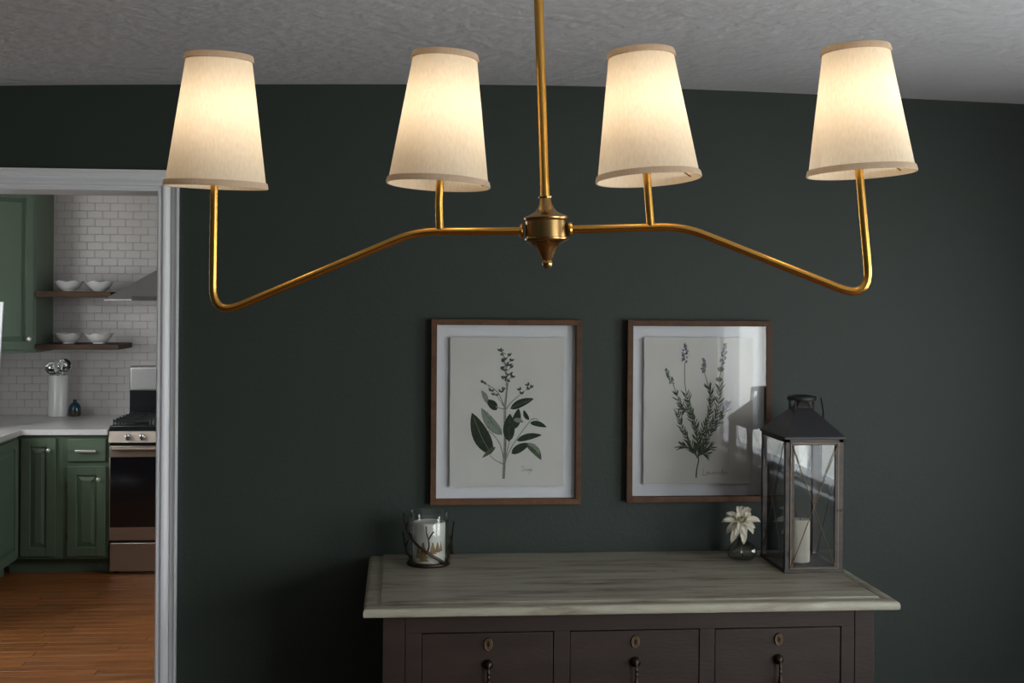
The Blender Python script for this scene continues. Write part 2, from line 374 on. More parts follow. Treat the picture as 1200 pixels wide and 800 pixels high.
MB().tube(bend([chpt(614, 270.8), chpt(487, 271.5), chpt(249, 371.5), chpt(251.8, 178)], [.03, .045]), .0056, 16).build('arm', 'brass', ch)
MB().tube(bend([chpt(666, 268.8), chpt(801, 265.5), chpt(1020, 352), chpt(1004, 166)], [.03, .045]), .0056, 16).build('arm', 'brass', ch)
MB().tube([chpt(515.5, 268), chpt(514.5, 236), chpt(518, 176)], .0056, 16).build('upright', 'brass', ch)
MB().tube([chpt(762.5, 264), chpt(758, 206), chpt(755, 170)], .0056, 16).build('upright', 'brass', ch)
for px, py in ((611.5, 270.6), (668, 268.7)):
    rr_ = Vector((0, 0, 1)).rotation_difference(Vector((.997, -.08, 0))).to_matrix()
    MB().lathe(chpt(px, py), [(.006, -.003), (.009, -.0025), (.010, 0), (.009, .0025), (.006, .003)], 24, rr_).build('collar', 'brass', ch)
shades = [((252.9, 219.5), (257.8, 65.8), 59.4, 38.2, -2.2), ((513.5, 217.5), (522, 63), 60.1, 38, 1.5), ((760, 211), (752, 60), 61.1, 38.6, 2.2), ((1009.6, 204), (1003, 55.5), 62.3, 38.6, 0.2)]
for k, (bp_, tp_, rb, rt, tilt) in enumerate(shades):
    B0 = chpt(*bp_); T0 = chpt(*tp_); h = (T0 - B0).length
    ax = (T0 - B0); ax.y += h * math.tan(radians(tilt)); ax.normalize()
    rot = Vector((0, 0, 1)).rotation_difference(ax).to_matrix()
    sc_ = (1.79 - .08 * (bp_[0] - 253) / 757) / 1480; R0, R1 = rb * sc_, rt * sc_; th = .0009
    rr = lambda z: R0 + (R1 - R0) * z / h
    pr = [(rr(h * j / 14) - .0012, h * j / 14) for j in range(15)]
    sh = MB().lathe(B0, pr, 64, rot, close=False).build('lamp_shade', 'linen', ch)
    for z0, z1 in ((0, .0078), (h - .0085, h)):
        q = [(rr(z0) - .0010, z0 - .0002), (rr(z0) + .0006, z0 - .0004), (rr(z0) + .0014, z0 + .001), (rr(z1) + .0014, z1 - .001), (rr(z1) + .0006, z1 + .0004), (rr(z1) - .0010, z1 + .0002)]
        MB().lathe(B0, q, 64, rot, close=False).build('shade_trim', 'bandcloth', sh)
    # socket, bulb and the wire clip that carries the shade
    MB().lathe(B0, [(.0058, .010), (.010, .012), (.011, .015), (.0095, .0175), (.0095, .040), (.006, .042)], 24, rot).build('socket', 'brass', ch)
    bc = B0 + ax * (h * .61)
    MB().lathe(bc, [(.006, -.062), (.008, -.05), (.013, -.034), (.0195, -.016), (.021, 0), (.018, .013), (.011, .022), (.004, .0255)], 24, rot).build('bulb', 'bulb', ch)
    c0 = B0 + rot @ Vector((0, 0, .040)); cl = MB()
    for a in (.35, .35 + pi):
        cl.tube([c0 + rot @ Vector((cos(a) * .012, sin(a) * .012, 0)), B0 + rot @ Vector((cos(a) * (R0 - .003), sin(a) * (R0 - .003), .006))], .0011, 6)
    cl.build('shade_clip', 'brass', ch)

# ------------------------------------------------------------------ framed prints
def picture(x0, x1, z0, z1, px0, px1, pz0, pz1, name, label):
    yb = WY; dep = .030; fw = .0165
    t = thing('framed_print', ((x0 + x1) / 2, yb, z0), label, 'picture', None)
    fr = lambda a: a
    A = [(x0, z0), (x1, z0), (x1, z1), (x0, z1)]; Bn = [(x0 + fw, z0 + fw), (x1 - fw, z0 + fw), (x1 - fw, z1 - fw), (x0 + fw, z1 - fw)]
    for i in range(4):
        j = (i + 1) % 4
        pa = [A[i], Bn[i]]; pb = [A[j], Bn[j]]
        prof = lambda p: [(p[0][0], yb - .001, p[0][1]), (p[0][0], yb - dep, p[0][1]), (p[1][0], yb - dep, p[1][1]), (p[1][0], yb - .001, p[1][1])]
        MB().sweep(prof(pa), prof(pb)).build('frame_rail', 'wood', t, bevel=.001, seg=1, smooth=False)
    box(x0 + fw - .003, yb - .008, z0 + fw - .003, x1 - fw + .003, yb - .004, z1 - fw + .003).build('mount_board', 'mat_w', t, smooth=False)
    # deckle-edged sheet floated off the mount
    rnd = random.Random(len(label)); pts = []
    n = 60
    for (ax_, az, bx, bz) in ((px0, pz0, px1, pz0), (px1, pz0, px1, pz1), (px1, pz1, px0, pz1), (px0, pz1, px0, pz0)):
        for q in range(n):
            f = q / n; e = rnd.uniform(-.0011, .0011)
            pts.append((ax_ + (bx - ax_) * f + (e if ax_ == bx else 0), az + (bz - az) * f + (e if az == bz else 0)))
    mb = MB(); k = len(pts)
    mb.add([(p[0], yb - .0200, p[1]) for p in pts] + [(p[0], yb - .0185, p[1]) for p in pts], [list(range(k)), [k + q for q in range(k)][::-1]] + [[q, (q + 1) % k, k + (q + 1) % k, k + q] for q in range(k)])
    pap = mb.build('paper_sheet', 'paper', t, smooth=False)
    box(px0 + .02, yb - .0185, pz0 + .02, px1 - .02, yb - .008, pz1 - .02).build('spacer', 'mat_w', t, smooth=False)
    box(x0 + fw - .002, yb - .0265, z0 + fw - .002, x1 - fw + .002, yb - .0250, z1 - fw + .002).build('glazing', 'glass', t, smooth=False)
    return t, pap
class Ink:                     # flat printed shapes, given in the enlarged photo crop's units (1 unit = 0.3 photo px)
    def __init__(s, ox, oy, x_at, z_at):
        s.ox, s.oy, s.X, s.Z = ox, oy, x_at, z_at; s.m = {}; s.k = 2.4375e-3 * .3; s.n = 0
    def P(s, u, v): return (s.X + (u - s.ox) * s.k, s.Z - (v - s.oy) * s.k)
    def poly(s, m, pts):
        s.n += 1; y = WY - .0202 - (s.n % 40) * 1e-5
        mb = s.m.setdefault(m, MB()); q = [s.P(*p) for p in pts]; mb.add([(a, y, b_) for a, b_ in q], [list(range(len(q)))])
    def leaf(s, m, b_, t, w, cv=0, n=9):
        bx, by = b_; tx, ty = t; L = math.hypot(tx - bx, ty - by); dx, dy = (tx - bx) / L, (ty - by) / L; nx_, ny_ = -dy, dx
        mid = []; 
        for i in range(n + 1):
            f = i / n; c_ = cv * sin(pi * f); hw = w * .5 * (sin(pi * f ** .8)) ** .75 if 0 < f < 1 else 0
            mid.append((bx + dx * L * f + nx_ * c_, by + dy * L * f + ny_ * c_, hw))
        s.poly(m, [(a + nx_ * h, b2 + ny_ * h) for a, b2, h in mid] + [(a - nx_ * h, b2 - ny_ * h) for a, b2, h in mid[-2:0:-1]])
        return mid
    def line(s, m, pts, w, w2=None):
        pts = [Vector((*p, 0)) for p in pts]; sm = []
        for i in range(len(pts) - 1):
            p0 = pts[max(i - 1, 0)]; p1 = pts[i]; p2 = pts[i + 1]; p3 = pts[min(i + 2, len(pts) - 1)]
            for k in range(6):
                t_ = k / 6; sm.append(.5 * ((2 * p1) + (p2 - p0) * t_ + (2 * p0 - 5 * p1 + 4 * p2 - p3) * t_ ** 2 + (-p0 + 3 * p1 - 3 * p2 + p3) * t_ ** 3))
        sm.append(pts[-1]); n = len(sm); L, Rr = [], []
        for i, p in enumerate(sm):
            d = (sm[min(i + 1, n - 1)] - sm[max(i - 1, 0)]).normalized(); q = Vector((-d.y, d.x, 0)); ww = (w + ((w2 if w2 is not None else w) - w) * i / (n - 1)) / 2
            L.append(p + q * ww); Rr.append(p - q * ww)
        for i in range(n - 1): s.poly(m, [(L[i].x, L[i].y), (L[i + 1].x, L[i + 1].y), (Rr[i + 1].x, Rr[i + 1].y), (Rr[i].x, Rr[i].y)])
        return sm
    def done(s, parent, names):
        for m, mb in s.m.items(): tag(mb.build(names.get(m, 'print_detail'), m, parent, smooth=False), kind='stuff')
p1, pap = picture(.0945, .5245, 1.1450, 1.6710, .149, .474, 1.196, 1.620, 'sage', 'walnut-framed botanical print of a broad-leaved sage sprig, the left picture')
k = Ink(490 - 490 + 122, 692, .149, 1.196)
k.line('leafp', [(331, 662), (333, 600), (336, 500), (334, 395), (343, 290), (332, 200), (322, 160)], 9, 3)
k.line('leafm', [(335, 662), (338, 600), (341, 500), (339, 395), (347, 290)], 3, 2)
for pts in ([(331, 605), (300, 590), (278, 570)], [(333, 590), (318, 530), (290, 490), (265, 472)], [(335, 392), (308, 385), (300, 380)], [(337, 392), (310, 330), (270, 296)], [(338, 395), (360, 365), (395, 335)], [(335, 605), (352, 560), (382, 508), (440, 430)], [(338, 603), (344, 560), (355, 515)], [(440, 432), (455, 428), (466, 434)]):
    k.line('leafp', pts, 4.5, 3)
L = k.leaf('leafd', (284, 566), (207, 405), 66, -6); k.line('leafp', [(280, 560), (246, 500), (215, 425)], 1.6)
k.leaf('leafm', (300, 538), (248, 580), 17)
k.leaf('leafp', (326, 492), (243, 386), 42, -8); k.line('leafm', [(322, 488), (285, 440), (250, 395)], 1.5)
for i in range(5): k.line('leafm', [(318 - i * 13, 480 - i * 17), (322 - i * 13, 466 - i * 17)], 1.2); k.line('leafm', [(312 - i * 13, 474 - i * 17), (296 - i * 13, 472 - i * 17)], 1.2)
k.leaf('leafd', (305, 394), (262, 354), 32, 3); k.leaf('leafp', (266, 368), (243, 318), 20, 4)
k.leaf('leafd', (357, 390), (449, 350), 31, -4); k.line('leafp', [(362, 386), (405, 368), (440, 354)], 1.2)
k.leaf('leafd', (370, 470), (390, 388), 34, 2); k.leaf('leafd', (352, 517), (356, 408), 46, -2); k.line('leafm', [(352, 510), (354, 430)], 1.5)
k.leaf('leafp', (370, 432), (410, 442), 18, -2)
k.leaf('leafd', (430, 434), (409, 394), 17, -3); k.leaf('leafd', (434, 444), (500, 462), 22, -4); k.leaf('leafd', (382, 514), (482, 492), 26, -5)
k.leaf('leafd', (362, 564), (436, 524), 32, -3); k.leaf('leafm', (420, 524), (480, 590), 32, -8); k.leaf('leafp', (424, 524), (474, 570), 16, -10)
r_ = random.Random(3)
for (u, v, sgn) in ((316, 166, 1), (324, 182, -1), (330, 200, 1), (324, 208, -1), (348, 184, 1), (356, 204, 1), (318, 234, -1), (334, 240, 1), (356, 232, 1), (346, 222, 1), (322, 270, -1), (336, 274, 1), (362, 268, 1), (352, 258, 1), (345, 284, -1)):
    for q in range(3):
        a = r_.uniform(-2.9, -.3); ln = r_.uniform(12, 22)
        k.leaf(r_.choice(['purple', 'leafd', 'purple', 'leafm']), (u, v), (u + cos(a) * ln, v + sin(a) * ln * .7), 8)
    k.line('leafm', [(338, v + 12), (u, v)], 2.5)
for (u, v) in ((262, 296), (252, 290), (280, 322), (296, 336), (326, 318), (318, 326), (396, 318), (400, 334), (428, 300), (438, 310), (422, 316)):
    for q in range(2):
        a = r_.uniform(-3, 0); k.leaf(r_.choice(['purple', 'leafm', 'leafm']), (u, v), (u + cos(a) * 17, v + sin(a) * 15), 8)
k.line('leafm', [(336, 390), (308, 345), (262, 292)], 2); k.line('leafp', [(398, 332), (430, 308)], 2)
for pts in ([(414, 616), (406, 613), (404, 620), (412, 626), (408, 633), (400, 630)], [(424, 624), (417, 624), (418, 632), (425, 628), (427, 633)], [(434, 624), (429, 626), (430, 632), (436, 627), (434, 642), (427, 643)], [(438, 630), (444, 626), (440, 623), (439, 631), (447, 631)]): k.line('inkgrey', pts, 1.4)
k.done(pap, {'leafd': 'dark_leaves', 'leafm': 'green_details', 'leafp': 'pale_stems', 'purple': 'flower_buds', 'inkgrey': 'lettering'})

p2, pap = picture(.6560, 1.0790, 1.1480, 1.6710, .706, 1.026, 1.200, 1.622, 'lavender', 'walnut-framed botanical print of a lavender sprig, the right picture behind the lantern')
k = Ink(112, 688, .706, 1.200)
br = [[(323, 664), (325, 630), (332, 590), (316, 560), (280, 500), (250, 420)], [(332, 590), (320, 480), (290, 400), (266, 390), (228, 296)], [(326, 560), (322, 470), (290, 370), (275, 290), (274, 210)], [(330, 590), (340, 500), (372, 420), (380, 340), (368, 300), (354, 250)],
      [(333, 580), (360, 490), (402, 420), (415, 330), (414, 280), (424, 215)], [(335, 570), (380, 490), (420, 430), (438, 390)], [(331, 590), (300, 550), (272, 540)], [(332, 580), (350, 560), (378, 545)], [(333, 575), (355, 572), (376, 588)]]
for q, pts in enumerate(br):
    sm = k.line('leafm', pts, 6 if q == 0 else 4, 2.5)
    n = len(sm)
    for i, p in enumerate(sm):
        if p.y > 572 or p.y < 310 and q < 6: continue
        if q < 6 and p.y < 330 and p.x < 300: continue
        d = (sm[min(i + 1, n - 1)] - sm[max(i - 1, 0)]).normalized(); a0 = math.atan2(d.y, d.x)
        for sg in (-1, 1):
            for z_ in range(1 if i % 3 else 2):
                a = a0 + sg * r_.uniform(.3, .75); ln = r_.uniform(20, 38)
                o_ = (p.x + d.x * z_ * 5, p.y + d.y * z_ * 5)
                k.leaf(r_.choice(['leafm', 'leafd', 'leafm']), o_, (o_[0] + cos(a) * ln, o_[1] + sin(a) * ln), 4.6, n=5)
for (u, v, a) in ((412, 285, -1.5), (418, 245, -1.5)):
    for e in (-.8, -.4, .4, .8, 0): k.leaf('leafm', (u, v), (u + cos(a + e) * 20, v + sin(a + e) * 20), 9)
for (u, v, tx, ty, w_) in ((228, 296, 200, 240, 26), (275, 212, 278, 138, 30), (355, 252, 350, 196, 28), (424, 216, 440, 136, 32), (434, 402, 443, 364, 24)):
    for i in range(26):
        f = i / 26; cx = u + (tx - u) * f; cy_ = v + (ty - v) * f; hw = w_ * .5 * (1 - .6 * f)
        a = math.atan2(ty - v, tx - u) + r_.uniform(-.9, .9); ln = r_.uniform(8, 13)
        cx += r_.uniform(-hw, hw) * .8
        k.leaf('purple' if r_.random() < .25 else 'leafp' if (r_.random() < .25 or tx == 200) else 'lilac', (cx, cy_), (cx + cos(a) * ln, cy_ + sin(a) * ln), 8, n=4)
LT = [[(352, 628), (350, 650), (348, 654), (358, 654)], [(372, 642), (364, 642), (363, 650), (370, 650), (372, 642), (374, 651)], [(378, 643), (382, 651), (388, 642)], [(391, 647), (397, 643), (393, 641), (391, 650), (399, 650)], [(403, 651), (404, 642), (404, 645), (410, 642), (412, 651)], [(424, 642), (417, 643), (417, 650), (424, 648), (428, 630), (426, 651)], [(432, 647), (438, 643), (434, 641), (432, 650), (440, 650)], [(444, 651), (445, 642), (446, 644), (454, 641)]]
for pts in LT: k.line('inkgrey', pts, 1.5)
k.line('inkgrey', [(358, 654), (363, 650)], 1); k.line('inkgrey', [(374, 651), (378, 643)], 1)
k.done(pap, {'leafd': 'dark_needles', 'leafm': 'green_needles', 'leafp': 'pale_buds', 'purple': 'purple_buds', 'lilac': 'lilac_flowers', 'inkgrey': 'lettering'})

# ------------------------------------------------------------------ dresser
ZT = 1.004
dr = thing('dresser', (.573, 3.28, 0), 'dark brown painted dresser with grey limewashed wood top', 'dresser')
X0, X1, YF, YB_ = -.076, 1.222, 2.972, 3.592
# top: moulded edge profile lofted round the slab
def rect(i, z): return [(X0 + i, YF + i, z), (X1 - i, YF + i, z), (X1 - i, YB_, z), (X0 + i, YB_, z)]
levels = [(.004, .978), (.001, .9795), (0, .983), (0, .990), (.002, .996), (.007, .9995), (.012, 1.0005), (.030, 1.0005), (.034, .9985), (.038, 1.0005), (.0415, ZT), (.0445, ZT + .0002)]
tb = MB(); rings = [rect(i, z) for i, z in levels]
for r in rings: tb.v += [Vector(p) for p in r]
for j in range(len(rings) - 1):
    for i in range(4): tb.f.append([4 * j + i, 4 * j + (i + 1) % 4, 4 * j + 4 + (i + 1) % 4, 4 * j + 4 + i])
tb.f.append([3, 2, 1, 0]); q = 4 * (len(rings) - 1); tb.f.append([q, q + 1, q + 2, q + 3])
tb.build('dresser_top', 'top', dr)
YD = 3.0; Zb = .12
for a, b_ in ((-.030, .021), (1.119, 1.166)):
    box(a, YD, 0, b_, YD + .05, .978).build('corner_post', 'body', dr, bevel=.0005)
    box(a, YB_ - .07, 0, b_, YB_ - .02, .978).build('corner_post', 'body', dr, bevel=.0015)
box(.0225, YD + .001, .934, 1.1175, YD + .02, .978).build('top_rail', 'body', dr, bevel=.0008)
for a, b_ in ((.0225, .0605), (.3775, .4155), (.7325, .7695), (1.0845, 1.1175)):
    box(a, YD + .001, Zb, b_, YD + .02, .934).build('stile', 'body', dr, bevel=.0008)
for z in (.70, .42, .12):
    box(.0605, YD + .0012, z - .03, 1.0845, YD + .02, z).build('drawer_rail', 'body', dr)
for a, b_ in ((-.025, -.010), (1.147, 1.162)):
    box(a, YD + .05, .10, b_, YB_ - .07, .978).build('side_panel', 'body', dr)
box(.0, YB_ - .04, .10, 1.14, YB_ - .03, .978).build('back_panel', 'body', dr)
box(.0, YD + .05, .09, 1.14, YB_ - .04, .10).build('bottom_panel', 'body', dr)
box(-.005, YD + .024, .101, 1.142, YD + .030, .97).build('interior_shadow_board', 'dark', dr)  # black sheet standing in for the shade behind the drawer gaps
def drawer(a, b_, z0, z1, xs):
    d = box(a + .0018, YD + .0030, z0 + .0018, b_ - .0018, YD + .022, z1 - .0026).build('drawer', 'body', dr, bevel=.0012)
    for xc in xs:
        ze = z1 - .029
        # oval keyhole escutcheon: rim, raised ring, dark keyhole
        def oval(rx, rz, y0, y1, n=28): 
            A = [(xc + rx * cos(2 * pi * i / n), y0, ze + rz * sin(2 * pi * i / n)) for i in range(n)]
            B_ = [(xc + rx * .9 * cos(2 * pi * i / n), y1, ze + rz * .9 * sin(2 * pi * i / n)) for i in range(n)]
            return A, B_
        es = MB(); A, B_ = oval(.0112, .0160, YD + .004, YD - .0005); es.sweep(A, B_)
        rg_ = MB(); rg_.tube([(xc + .0088 * cos(2 * pi * i / 28), YD - .001, ze + .0132 * sin(2 * pi * i / 28)) for i in range(29)], .0012, 6)
        rg_.tube([(xc + .0052 * cos(2 * pi * i / 28), YD - .001, ze + .0088 * sin(2 * pi * i / 28)) for i in range(29)], .0010, 6)
        es.build('escutcheon', 'darkbronze', d); rg_.build('escutcheon_rings', 'goldrod', d)
        kh = MB(); rk = Matrix.Rotation(radians(90), 3, 'X'); kh.lathe((xc, YD - .0006, ze + .002), [(.0022, -.0005), (.0022, .0008)], 12, rk); kh.box(xc - .0011, YD - .0014, ze - .0062, xc + .0011, YD - .0002, ze + .001)
        kh.build('keyhole', 'dark', d)
        # teardrop pull: round boss and hanging drop
        zp = z1 - .077; pm = MB(); pm.lathe((xc, YD + .003, zp), [(.0100, 0), (.0125, .003), (.0118, .008), (.007, .013), (.0045, .016), (.002, .017)], 24, rk)
        pm.tube([(xc, YD - .012, zp), (xc, YD - .0155, zp - .006)], .0028, 10)
        pm.lathe((xc, YD - .0150, zp - .074), [(.0005, 0), (.0035, .001), (.0052, .005), (.0066, .013), (.0060, .021), (.0038, .034), (.0024, .042), (.0030, .045), (.0042, .047), (.0030, .050), (.0024, .053), (.0038, .0555), (.0042, .058), (.0026, .061), (.0022, .070)], 16)
        pm.build('drop_pull', 'darkbronze', d)
for a, b_ in ((.0605, .3775), (.4155, .7325), (.7695, 1.0845)): drawer(a, b_, .70, .934, [(a + b_) / 2 + .001])
for z0, z1 in ((.42, .67), (.12, .39)):
    drawer(.0605, .3775, z0, z1, [.22]); drawer(.4155, .7325, z0, z1, [.574]); drawer(.7695, 1.0845, z0, z1, [.928])

# ------------------------------------------------------------------ candle in glass with branches
cx, cy = .088, 3.455; Rg = .0545
t = thing('candle_holder', (cx, cy, ZT), 'glass cylinder candle holder wrapped in dark metal twigs at the dresser\'s left end', 'candle holder')
g = MB(); g.lathe((cx, cy, ZT + .003), [(Rg - .002, 0), (Rg, .003), (Rg, .139), (Rg - .0012, .1408), (Rg - .0024, .139), (Rg - .0024, .006), (.001, .0055)], 48, close=False); g.build('glass_cylinder', 'vglass', t)
b_ = MB(); b_.lathe((cx, cy, ZT), [(Rg - .004, .0), (Rg + .004, 0), (Rg + .0055, .004), (Rg + .0042, .0075), (Rg + .0015, .0085), (Rg + .0015, .002), (Rg - .004, .002)], 48, close=False); b_.build('base_ring', 'darkbronze', t)
def cyl(a, z, R=Rg + .004): return (cx + R * cos(a), cy + R * sin(a), ZT + z)
def twig(pts, r0, r1, extra=.003):
    n = 22; out = []; P_ = pts
    for i in range(n + 1):
        f = i / n * (len(P_) - 1); j = min(int(f), len(P_) - 2); t_ = f - j; t_ = t_ * t_ * (3 - 2 * t_) * .4 + t_ * .6
        a = P_[j][0] + (P_[j + 1][0] - P_[j][0]) * t_; z = P_[j][1] + (P_[j + 1][1] - P_[j][1]) * t_; rr_ = Rg + extra + (P_[j][2] + (P_[j + 1][2] - P_[j][2]) * t_ if len(P_[j]) > 2 else 0)
        out.append(cyl(radians(a), z, rr_))
    rs = [1.25 * (r0 + (r1 - r0) * .8 * i / n) for i in range(n + 1)]
    MB().tube(out, rs, 8).build('twig', 'darkbronze', t)
# angles: -90 faces the viewer, 180 is left, 0 right
twig([(-38, .006), (-60, .020), (-100, .045), (-140, .072), (-168, .098, .004), (-178, .125, .010), (-176, .142, .010)], .0034, .0016)
twig([(-158, .088, .003), (-156, .105, .007), (-152, .122, .008)], .0024, .0014)
twig([(-94, .042), (-90, .060), (-92, .078), (-97, .095), (-98, .113)], .0022, .0013)
twig([(-92, .077), (-84, .090), (-78, .098)], .0019, .0013)
twig([(-132, .006), (-155, .030, .004), (-175, .060, .008), (178, .088, .012)][:3] + [(-183, .088, .012)], .0032, .0016)
twig([(-172, .050, .006), (-158, .062, .006), (-150, .073, .006)], .0019, .0013)
twig([(-22, .006), (-8, .030, .006), (-14, .055, .006), (-22, .080, .004)], .0030, .0015)
twig([(-10, .034, .008), (-24, .048, .006), (-34, .056, .005)], .0018, .0012)
twig([(15, .006), (10, .050, .004), (0, .085, .008), (-4, .118, .012)], .0030, .0015)
twig([(150, .006), (110, .035), (70, .065), (40, .095), (25, .115)], .0030, .0015)
twig([(-12, .060, .006), (-2, .045, .008), (2, .025, .008)], .0018, .0012)
cdl = thing('pillar_candle', (cx + .001, cy, ZT + .009), 'ivory pillar candle with a brown leaf pattern inside the twig-wrapped glass', 'candle')
MB().lathe((cx + .001, cy, ZT + .0088), [(.043, 0), (.0445, .002), (.0445, .103), (.043, .107), (.038, .108), (.034, .105), (.0005, .104)], 48).build('wax_body', 'waxw', cdl)
def fir(a0, z0, h, w_):      # printed fir shape lying on the wax surface
    mb = MB(); Rw = .0447
    pts = []
    n = 5
    for i in range(n):
        f = i / n; pts += [(w_ * (1 - f) * .5, z0 + h * f), (w_ * (1 - f) * .28, z0 + h * (f + .12))]
    L_ = [(a0 - p[0] / Rw, p[1]) for p in pts]; R_ = [(a0 + p[0] / Rw, p[1]) for p in pts]
    for i in range(len(pts) - 1):
        m_ = [L_[i], R_[i], R_[i + 1], L_[i + 1]]
        for e in range(4):
            aa = m_[0][0] + (m_[1][0] - m_[0][0]) * e / 4; ab = m_[0][0] + (m_[1][0] - m_[0][0]) * (e + 1) / 4
            ba = m_[3][0] + (m_[2][0] - m_[3][0]) * e / 4; bb = m_[3][0] + (m_[2][0] - m_[3][0]) * (e + 1) / 4
            mb.add([(cx + .001 + Rw * cos(x_), cy + Rw * sin(x_), ZT + .009 + z_) for x_, z_ in ((aa, m_[0][1]), (ab, m_[0][1]), (bb, m_[3][1]), (ba, m_[3][1]))], [(0, 1, 2, 3)])
    mb.build('leaf_print', 'waxbrown', cdl, smooth=False)
fir(radians(-112), .006, .056, .036); fir(radians(-78), .026, .034, .026); fir(radians(-60), .030, .030, .022); fir(radians(-132), .014, .034, .020)
fir(radians(-45), .032, .028, .016)

# ------------------------------------------------------------------ bud vase and dahlia
vx, vy = .960, 3.452
vp = [(.012, .001), (.022, 0), (.029, .004), (.037, .013), (.0405, .025), (.038, .037), (.029, .049), (.018, .056), (.0115, .060), (.0100, .066), (.0108, .074), (.0135, .080), (.0120, .0795), (.0090, .072), (.0088, .062), (.016, .054), (.027, .047), (.036, .036), (.0385, .025), (.035, .013), (.027, .006), (.001, .004)]
v_ = MB().lathe((vx, vy, ZT), vp, 72, close=False, wob=lambda a, z: 1 + (.05 * cos(16 * a) if z < .056 else 0)).build('bud_vase', 'ribglass')
tag(v_, 'small round ribbed clear glass vase holding a cream flower', 'vase')
fc = Vector((.951, 3.432, 1.116))
fl = thing('dahlia', (vx, vy, ZT + .012), 'cream dahlia bloom with pointed petals in the ribbed glass vase', 'flower')
MB().tube([(vx + .004, vy + .004, ZT + .012), (vx - .002, vy, ZT + .05), (vx - .002, vy - .002, ZT + .078), fc + Vector((0, .006, -.014))], .0022, 8).build('stem', 'green', fl)
fax = Vector((-.12, -.80, .58)).normalized(); frot = Vector((0, 0, 1)).rotation_difference(fax).to_matrix()
def petal(az, L, W, elev, off, m='petal'):
    mb = MB(); n, mm = 8, 4; a = az
    for i in range(n + 1):
        f = i / n; w_ = W * (sin(pi * min(f * .92 + .04, 1)) ** .7) * (1 - .25 * f) if f < 1 else .0008
        e = elev - .55 * f * f * (1 if elev < .9 else -.3)
        rr_ = off + L * f * cos(e); zz = L * f * sin(e)
        for j in range(-mm, mm + 1):
            s_ = j / mm; x_ = rr_; y_ = w_ * .5 * s_; z_ = zz + .16 * w_ * s_ * s_ * 1.6 - .0008 * (1 - abs(s_))
            p = Vector((x_ * cos(a) - y_ * sin(a), x_ * sin(a) + y_ * cos(a), z_)); mb.v.append(fc + frot @ p)
    q = 2 * mm + 1
    for i in range(n):
        for j in range(2 * mm): mb.f.append([i * q + j, i * q + j + 1, (i + 1) * q + j + 1, (i + 1) * q + j])
    o_ = mb.build('petal', m, fl); sd = o_.modifiers.new('s', 'SOLIDIFY'); sd.thickness = .0006
rp = random.Random(5)
for i in range(9): petal(2 * pi * i / 9 + rp.uniform(-.2, .2), .060 * rp.uniform(.85, 1.08), .022, .05 + rp.uniform(-.25, .2), .003)
for i in range(7): petal(2 * pi * (i + .5) / 7 + rp.uniform(-.2, .2), .044 * rp.uniform(.85, 1.1), .018, .55 + rp.uniform(-.2, .2), .003)
for i in range(6): petal(2 * pi * i / 6 + rp.uniform(-.25, .25), .034, .016, 1.0 + rp.uniform(-.15, .15), .003)
for i in range(5): petal(2 * pi * (i + .5) / 5, .027, .014, 1.32, .002, 'petalc')
for a, L_ in ((3.6, .04), (5.1, .035)): petal(a, L_, .010, -.6, .004, 'green')

# ------------------------------------------------------------------ lantern
lx0, lx1, ly0, ly1 = 1.030, 1.189, 3.281, 3.505
lc = Vector(((lx0 + lx1) / 2, (ly0 + ly1) / 2, ZT)); ze = 1.363
ln = thing('lantern', lc, 'tall dark metal and glass lantern with crossed rods on the dresser\'s right end', 'lantern')
ps = .0135
for a in (lx0, lx1 - ps):
    for b_ in (ly0, ly1 - ps): box(a, b_, ZT + .004, a + ps, b_ + ps, ze).build('corner_post', 'zinc', ln, bevel=.001)
MB().box(lx0 - .002, ly0 - .002, ZT, lx1 + .002, ly1 + .002, ZT + .010).build('base_plate', 'zinc', ln, bevel=.0015)
tp = MB()
tp.box(lx0, ly0, ze - .012, lx1, ly0 + ps, ze).box(lx0, ly1 - ps, ze - .012, lx1, ly1, ze).box(lx0, ly0, ze - .012, lx0 + ps, ly1, ze).box(lx1 - ps, ly0, ze - .012, lx1, ly1, ze)
tp.build('top_rail', 'zinc', ln, bevel=.0008)
# roof: low eave lip and a pyramid that ends in a small vent neck
zc = 1.436; hx = .022; hy = .022
ro = MB(); e = .004
ring = lambda dx0, dy0, z: [(lx0 - dx0, ly0 - dy0, z), (lx1 + dx0, ly0 - dy0, z), (lx1 + dx0, ly1 + dy0, z), (lx0 - dx0, ly1 + dy0, z)]
rs = [ring(e, e, ze - .003), ring(e, e, ze + .003), [(lc.x - hx, lc.y - hy, zc), (lc.x + hx, lc.y - hy, zc), (lc.x + hx, lc.y + hy, zc), (lc.x - hx, lc.y + hy, zc)]]
for r in rs: ro.v += [Vector(p) for p in r]
for j in range(2):
    for i in range(4): ro.f.append([4 * j + i, 4 * j + (i + 1) % 4, 4 * j + 4 + (i + 1) % 4, 4 * j + 4 + i])
ro.f.append([3, 2, 1, 0]); ro.f.append([8, 9, 10, 11])
roof = ro.build('roof', 'zincd', ln, bevel=.001, smooth=False)
ng = MB()
